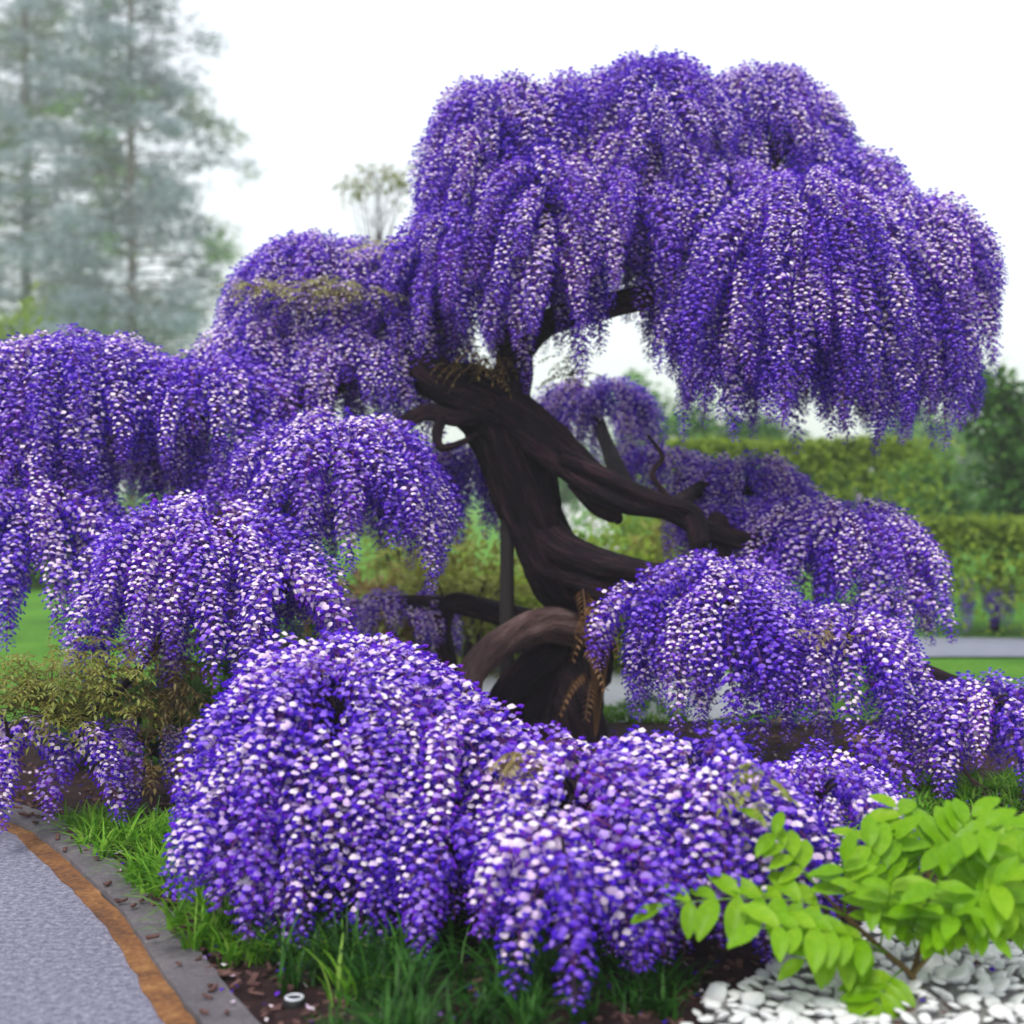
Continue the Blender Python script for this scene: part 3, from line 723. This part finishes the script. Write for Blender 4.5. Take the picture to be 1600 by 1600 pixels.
# each leaf: start, control, end (px, py, depth offset), leaflet length, pairs
LV = [
 ((1320, 1430, .0), (1230, 1385, -.05), (1035, 1415, -.10), .105, 7),
 ((1385, 1488, .0), (1310, 1440, -.12), (1185, 1450, -.22), .10, 6),
 ((1280, 1390, .05), (1240, 1340, .05), (1195, 1285, .05), .085, 4),
 ((1285, 1392, .05), (1220, 1330, .12), (1150, 1300, .2), .055, 4),
 ((1320, 1432, .04), (1320, 1380, .0), (1318, 1345, -.02), .09, 3),
 ((1375, 1480, .02), (1385, 1420, -.05), (1395, 1370, -.1), .10, 4),
 ((1440, 1450, .1), (1400, 1360, .1), (1345, 1310, .1), .10, 6),
 ((1450, 1385, .15), (1470, 1320, .15), (1520, 1275, .15), .11, 6),
 ((1452, 1350, .15), (1430, 1300, .2), (1400, 1262, .25), .10, 5),
 ((1510, 1400, .05), (1560, 1350, .05), (1640, 1330, .05), .11, 6),
 ((1500, 1420, .05), (1550, 1390, -.05), (1590, 1420, -.1), .10, 6),
 ((1470, 1470, .02), (1500, 1430, -.08), (1545, 1460, -.15), .09, 5),
 ((1445, 1450, .1), (1440, 1400, -.05), (1470, 1380, -.15), .10, 5),
 ((1385, 1490, .03), (1330, 1470, -.05), (1255, 1500, -.10), .09, 5),
 ((1410, 1515, .02), (1385, 1530, -.10), (1362, 1585, -.15), .10, 4),
 ((1455, 1340, .2), (1500, 1290, .3), (1570, 1290, .4), .11, 6),
 ((1430, 1480, .05), (1420, 1440, -.05), (1440, 1420, -.12), .10, 4),
 ((1510, 1400, .1), (1530, 1330, .15), (1590, 1290, .2), .11, 6),
 ((1440, 1450, .1), (1400, 1420, .0), (1345, 1395, -.05), .10, 4),
 ((1480, 1450, .02), (1520, 1400, -.1), (1570, 1375, -.15), .11, 5),
 ((1440, 1500, .02), (1470, 1440, -.1), (1500, 1425, -.18), .10, 4),
 ((1450, 1350, .18), (1490, 1310, .0), (1560, 1285, -.1), .10, 5),
 ((1430, 1440, .1), (1370, 1370, .15), (1400, 1310, .15), .11, 5),
 ((1510, 1400, .1), (1580, 1420, .1), (1630, 1400, .1), .11, 5),
 ((1445, 1400, .12), (1490, 1350, .05), (1540, 1330, .0), .11, 5),
]
rl = random.Random(3)
for a, b, c, ll, npair in LV:
    A, B, D = [P(q[0], q[1], YR+q[2]) for q in (a, b, c)]
    pts = [A*(1-t)**2+B*2*t*(1-t)+D*t*t for t in [i/(npair+2) for i in range(npair+3)]]
    mb = MB(); tube(mb, pts, [.0035*(1-.6*i/len(pts)) for i in range(len(pts))], 6, 0)
    leaf = mb.build('leaf', M_LIME, plant, True)
    for i in range(2, npair+3):
        t = (pts[i]-pts[i-1]).normalized(); side = t.cross(Vector((0, -.55, .8))).normalized()
        for sg in ((-1, 1) if i < npair+2 else (0,)):
            d = (t*(.55 if sg else 1)+side*sg*.9+Vector((rl.gauss(0, .12), rl.gauss(-.05, .12), rl.gauss(-.18, .12)))).normalized()
            yv = Vector((0, -.5, .85)).cross(d).normalized(); zv = d.cross(yv)
            M = Matrix((d, yv, zv)).transposed().to_4x4(); s = ll*rl.uniform(.8, 1.1)*(1-.25*abs(i/(npair+2)-.5))*1.22
            copyob(LEAF[rl.randrange(5)], 'leaflet', leaf, Matrix.Translation(pts[i]) @ M @ Matrix.Scale(s, 4))

# ------------------------------------------------------------------ background shrubs, hedges and trees
def leafmass(mb, c, rad, n, l, wd, rn, m=0, lump=.35, flat=0.0):
    """leaf faces through the outer volume of a lumpy ellipsoid"""
    for i in range(n):
        v = Vector((rn.gauss(0, 1), rn.gauss(0, 1), rn.gauss(0, 1))).normalized()
        rr = (rn.random()**.33)*(1+lump*fbm(v*1.8+Vector(c)*.7, 3))
        if v.z < -.3 and rn.random() < .5: v.z *= -.4
        p = Vector(c)+Vector((v.x*rad[0], v.y*rad[1], v.z*rad[2]))*rr
        d = (v+Vector((rn.gauss(0, .7), rn.gauss(0, .7), rn.gauss(0, .5)-flat))).normalized()
        leaflet(mb, p, d, Vector((rn.gauss(0, .4), rn.gauss(0, .4), 1)), l*rn.uniform(.7, 1.3), wd, m, .25, .25)
def shrub(x, y, rad, n, l, m, label, group=None, name='shrub', cat='shrub', seed=0):
    rn = random.Random(seed); e = empty(name, (x, y, 0)); tag(e, label, cat, group)
    mb = MB(); leafmass(mb, (x, y, rad[2]*.95), rad, n, l, l*.28, rn); mb.build('foliage', m, e)
    mb = MB()
    for k in range(6):
        a = k*1.05; q = Vector((x+math.cos(a)*rad[0]*.6, y+math.sin(a)*rad[1]*.6, rad[2]*rn.uniform(.9, 1.5)))
        tube(mb, [Vector((x, y, -.05)), Vector((x, y, .0)).lerp(q, .5)+Vector((0, 0, .1)), q], [.03, .02, .006], 5, 0, 3)
    mb.build('stem', M_BARK, e)
    return e
shrub(P(900, 830, 11.8).x, 11.8, (.80, .55, .56), 2600, .09, M_SHRUB, 'yellow green shrub seen beneath the dark right arm', seed=1)
shrub(P(760, 880, 12.2).x, 12.2, (.60, .5, .42), 1700, .09, M_SHRUB, 'low yellow green shrub behind the dark post', seed=2)
shrub(P(1040, 830, 12.4).x, 12.4, (.55, .5, .62), 1500, .09, M_OLIVE, 'olive shrub behind the end of the right arm', seed=3)
SH = [(590, 850, 11.0, .42, M_BRONZE, 'bronze shrub behind the domed tier'), (680, 850, 11.5, .52, M_OLIVE, 'olive shrub between the domed tier and the post'),
      (830, 865, 11.3, .42, M_SHRUB, 'yellow green shrub seen through the opening below the trunk'), (985, 860, 11.2, .45, M_SHRUB, 'lime shrub above the lower right arm'),
      (470, 900, 12.5, .5, M_MIDLEAF, 'fresh green shrub behind the lower left dome'), (1100, 800, 12.6, .75, M_OLIVE, 'tall olive shrub behind the shaded right tiers'),
      (720, 790, 10.8, .62, M_OLIVE, 'olive shrub right behind the leaning trunk'), (250, 1120, 7.7, .24, M_DARKLEAF, 'low dark shrub added to stand in for the shade behind the big low dome'), (400, 1000, 8.6, .36, M_DARKLEAF, 'dark shrub under the domed tier'), (640, 760, 13.5, .95, M_OLIVE, 'tall olive shrub behind the fork'), (1010, 740, 15.0, 1.0, M_SHRUB, 'yellow green shrub behind the curled twig'), (260, 800, 14, .85, M_DARKLEAF, 'dark shrub behind the hollow in the left arm')]  # the low dark shrub is added: its dark leaves stand in for shade
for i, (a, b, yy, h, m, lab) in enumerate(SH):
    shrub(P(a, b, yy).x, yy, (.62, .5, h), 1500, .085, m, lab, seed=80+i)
# white flowering shrub glimpsed past the trunk
shrub(P(880, 780, 13.5).x, 13.5, (.45, .4, .70), 1500, .07, petal('white_petal', [(0.1, (.6, .62, .62)), (.9, (.82, .82, .82))], .3), 'white flowering shrub glimpsed between trunk and right arm', seed=4)

def far_wisteria(pts, h, wd, n, label, rac, seed):
    """leafy trained row with the last racemes hanging below it"""
    rn = random.Random(seed); c = sum((Vector(p) for p in pts), Vector())/len(pts)
    e = empty('leafy_wisteria_row', (c.x, c.y, 0)); tag(e, label, 'hedge', 'trained leafy rows behind')
    mb = MB(); cp = catmull([Vector((*p, 0)) if len(p) == 2 else Vector(p) for p in pts], 8)
    for q in range(n):
        t = rn.choice(cp); v = Vector((rn.gauss(0, .16), rn.gauss(0, .5), 0)); z = h-.22*(rn.random()**1.4)-max(0, -v.y-.1)*.85+.10*fbm((t.x*1.5, v.y*2, seed))
        p = Vector((t.x+v.x*2, t.y+max(-1, min(1, v.y))*wd, z))
        d = Vector((rn.gauss(0, 1), rn.gauss(-.3, 1), rn.gauss(.0, .5))).normalized()
        leaflet(mb, p, d, Vector((0, 0, 1)), rn.uniform(.07, .14), .028, 0, .2, .4)
    mb.build('foliage', M_SHRUB, e)
    for i in range(0, len(cp), 5):
        mb = MB(); p = cp[i]; tube(mb, [Vector((p.x, p.y+.2, -.06)), Vector((p.x+.05, p.y+.2, h*.5)), Vector((p.x, p.y+.1, h-.2))], [.06, .05, .04], 8, 0, 4, .1, 3, .2, .2)
        mb.build('trunk', M_BARK, e, True)
    for k in range(rac):
        t = cp[int(rn.random()*(len(cp)-1))]; p = Vector((t.x+rn.gauss(0, .15), t.y-wd*rn.uniform(.1, .8), h-.70*rn.uniform(.85, 1.1)))
        vi_, s = pick(rn.uniform(.36, .5), 12, rn)
        copyob(VARS[vi_][2], 'raceme', e, Matrix.Translation(p) @ Euler((0, 0, rn.random()*6.3)).to_matrix().to_4x4() @ Matrix.Scale(s*.9, 4))
far_wisteria([(4.4, 14.9, 0), (5.6, 14.8, 0), (7.5, 14.6, 0), (10, 14.2, 0)], 1.16, .75, 9500, 'low yellow green trained row beyond the grey path', 60, 21)
far_wisteria([(1.8, 17.4, 0), (2.8, 17.1, 0), (3.8, 17.0, 0), (4.7, 17.1, 0)], 2.05, .8, 8000, 'taller olive green trained row under the crown', 22, 22)

def broadleaf(x, y, h, rad, n, l, m, label, group=None, seed=0, lobes=9, name='broadleaf_tree', bole=.35, tk=1.0, ls=(.32, .55)):
    rn = random.Random(seed); e = empty(name, (x, y, 0)); tag(e, label, 'tree', group)
    mb = MB(); cz = h-rad[2]
    tube(mb, [Vector((x, y, -.1)), Vector((x+.05*h*.2, y, h*bole*.6)), Vector((x, y, cz)), Vector((x-.03*h, y, h-rad[2]*.5))], [h*.03*tk, h*.024*tk, h*.016*tk, h*.005*tk], 9, 0, 4, .06, 3, .2, .15)
    cr = MB()
    for k in range(lobes):
        v = Vector((rn.gauss(0, 1), rn.gauss(0, 1), rn.gauss(.1, .8))).normalized()*rn.uniform(.25, .72)
        c = Vector((x+v.x*rad[0], y+v.y*rad[1], cz+v.z*rad[2]))
        s = rn.uniform(*ls)
        leafmass(cr, c, (rad[0]*s, rad[1]*s, rad[2]*s), n//lobes, l, l*.3, rn)
        zs = h*bole*rn.uniform(.62, .98); tube(mb, [Vector((x, y, min(zs, c.z-.05))), Vector((x, y, min(zs, c.z-.05))).lerp(c, .5)+Vector((0, 0, .04*h*rn.random()-.02*h)), c], [h*.010*tk, h*.007*tk, h*.002*tk], 5, 0, 3)
    mb.build('trunk', M_BARK, e, True); cr.build('crown', m, e)
DG = 'dark green trees beyond the grey path'
broadleaf(P(1612, 700, 20).x, 20, 3.45, (1.25, 1.2, 1.75), 9000, .16, M_DARKLEAF, 'dark green evergreen standing beyond the low trained row', seed=31, bole=.1)
broadleaf(P(1770, 700, 22).x, 22, 4.4, (1.8, 1.6, 2.3), 7000, .16, M_DARKLEAF, 'tall dark green evergreen past the low trained row', seed=32, bole=.1)
broadleaf(P(1480, 740, 23).x, 23, 2.3, (1.0, 1.0, 1.1), 4000, .13, M_MIDLEAF, 'low fresh green bush beside the dark evergreen', seed=33, bole=.1)
broadleaf(P(1035, 640, 27).x, 27, 4.0, (1.1, 1.0, 1.9), 5000, .15, M_MIDLEAF, 'fresh green tree seen through the gap below the crown', seed=34, bole=.15)
broadleaf(P(1250, 700, 30).x, 30, 3.6, (2.6, 1.6, 1.8), 8000, .18, M_DARKLEAF, 'broad dark evergreen behind the taller trained row', seed=35, bole=.1)
broadleaf(P(590, 300, 21).x, 21, 6.35, (1.25, .8, .45), 420, .09, M_OLIVE, 'slender tree with sparse pale olive top beyond the crown', seed=36, lobes=26, bole=.9, tk=.13, ls=(.10, .22))
FR = [(-24, 52, 6.0), (-17, 58, 6.5), (-11, 50, 4.6), (-5, 60, 5.2), (2, 56, 4.0), (9, 58, 4.6), (16, 52, 5.4), (24, 48, 6.2)]
names = ['at the far end of the lawn behind the cedars', 'right behind the taller cedar', 'between the two cedars and the flowers', 'on the lawn horizon behind the left arm', 'on the horizon behind the trunk', 'on the horizon behind the right arm', 'on the horizon right of the crown', 'on the horizon at the end of the grey path']
for i, (x, y, h) in enumerate(FR):
    broadleaf(x, y, h, (3.4, 2.0, h*.5), 4200, .30, M_DARKLEAF if i % 2 else M_MIDLEAF, 'distant broad green tree '+names[i], 'distant trees beyond the lawn', seed=50+i, bole=.1)
# dark clipped hedge at the end of the lawn
shrub(P(-40, 860, 21.5).x, 21.5, (2.2, .7, .42), 4500, .13, M_DARKLEAF, 'low dark green hedge at the end of the lawn', seed=60, name='hedge', cat='hedge')
shrub(P(20, 520, 24).x, 24, (1.2, 1.0, 2.3), 5000, .14, M_SHRUB, 'tall yellow green bush standing in front of the cedars', seed=61)

def cedar(x, y, h, half, seed, label, low=.2, green=.12, nb=120):
    rn = random.Random(seed); e = empty('cedar_tree', (x, y, 0)); tag(e, label, 'tree', 'blue grey cedars beyond the lawn')
    mb = MB(); tube(mb, [Vector((x, y, -.1)), Vector((x+.04, y, h*.4)), Vector((x-.03, y, h*.75)), Vector((x, y, h))], [h*.009, h*.0075, h*.005, .03], 12, 0, 8, .05, 4, .1, .1)
    mb.build('trunk', M_CEDARBARK, e, True)
    br = MB(); cr = MB()
    for b in range(nb):
        t = low+(1-low)*((b+.5)/nb); z = h*t; az = b*2.39996+rn.gauss(0, .3)
        L = half*(1.02-t)**.62*1.15*rn.uniform(.55, 1.1); d = Vector((math.cos(az), math.sin(az), 0))
        pts = [Vector((x, y, z))+d*L*q+Vector((0, 0, L*(.16*q-.28*q*q))) for q in (0, .25, .5, .75, 1)]
        tube(br, pts, [.06*(1-t)+.03, .045, .03, .018, .008], 5, 0, 2)
        mi = 1 if rn.random() < green else 0; side = Vector((-d.y, d.x, 0))
        for k in range(int(10+9*L)):
            q_ = rn.uniform(.12, 1.0); i = min(3, int(q_*4)); q = pts[i].lerp(pts[i+1], q_*4-i)
            ww = .38*L*(1.05-q_)+.2; c = q+side*rn.uniform(-ww, ww)+Vector((0, 0, rn.gauss(-.05, .22)))
            nv = fbm(c*.42+Vector((seed, 0, 0)), 2)
            if nv < -.06: continue
            mi = 1 if fbm(c*.30+Vector((0, seed, 0)), 2) > .30 else 0
            for f in range(11):
                p = c+Vector((rn.gauss(0, .30), rn.gauss(0, .30), rn.gauss(0, .10)))
                dd = Vector((rn.gauss(0, 1)+d.x*.6, rn.gauss(0, 1)+d.y*.6, rn.gauss(-.05, .4))).normalized(); l = rn.uniform(.25, .6)
                sd_ = dd.cross(Vector((rn.gauss(0, .5), rn.gauss(0, .5), 1))).normalized()*rn.uniform(.03, .065)
                cr.add([p-sd_*.4, p+dd*l*.5+sd_, p+dd*l, p+dd*l*.5-sd_], [(0, 1, 2, 3)], mi)
    br.build('branches', M_CEDARBARK, e, True); cr.build('crown', [M_NEEDLE, M_NEEDLEG], e)
cedar(P(205, 0, 60).x, 60, 25.5, 7.8, 71, 'blue grey cedar with bare lower trunk above the left arm', .26)
cedar(P(40, 0, 72).x, 72, 36.0, 8.6, 72, 'taller blue grey cedar partly behind the other one', .16, .12, 170)
cedar(P(-190, 0, 66).x, 66, 32.0, 8.0, 73, 'broad blue grey cedar at the end of the row', .14, .12, 130)

# fallen petals on the bed
mb = MB(); rp = random.Random(9)
for i in range(4200):
    y = 3.7+rp.random()**.8*5.0; x = kx(y)+.03+rp.random()*(4.0-kx(y))
    if abs(x/y) > .42: continue
    a = rp.random()*6.28; d = Vector((math.cos(a), math.sin(a), rp.gauss(0, .3)))*rp.uniform(.007, .013); q = Vector((-d.y, d.x, rp.gauss(0, .004)))*.8
    p = Vector((x, y, bed_z(x, y)+.012))
    mb.add([p-d, p+q, p+d+Vector((0, 0, .004)), p-q], [(0, 1, 2, 3)], 0 if rp.random() < .45 else 1)
tag(mb.build('fallen_petals', [M_BAN, M_WING]), 'fallen lilac petals scattered over the planting bed', 'petals', kind='stuff')

# ------------------------------------------------------------------ air
HZ = (-S-2, -42, -1.2, S+2, S*2+2, 37.5)
mb = MB(); x0, y0, z0, x1, y1, z1 = HZ
mb.add([(x0, y0, z0), (x1, y0, z0), (x1, y1, z0), (x0, y1, z0), (x0, y0, z1), (x1, y0, z1), (x1, y1, z1), (x0, y1, z1)],
       [(3, 2, 1, 0), (4, 5, 6, 7), (0, 1, 5, 4), (1, 2, 6, 5), (2, 3, 7, 6), (3, 0, 4, 7)])
def hz(t, o):
    v = N(t, 'ShaderNodeVolumePrincipled', Density=.0022, Anisotropy=.3); v.inputs['Color'].default_value = (.97, .98, 1, 1)
    t.links.new(v.outputs[0], o.inputs['Volume'])
tag(mb.build('haze', mat('haze_air', hz)), 'thin pale haze filling the air over the garden', 'haze', kind='stuff')
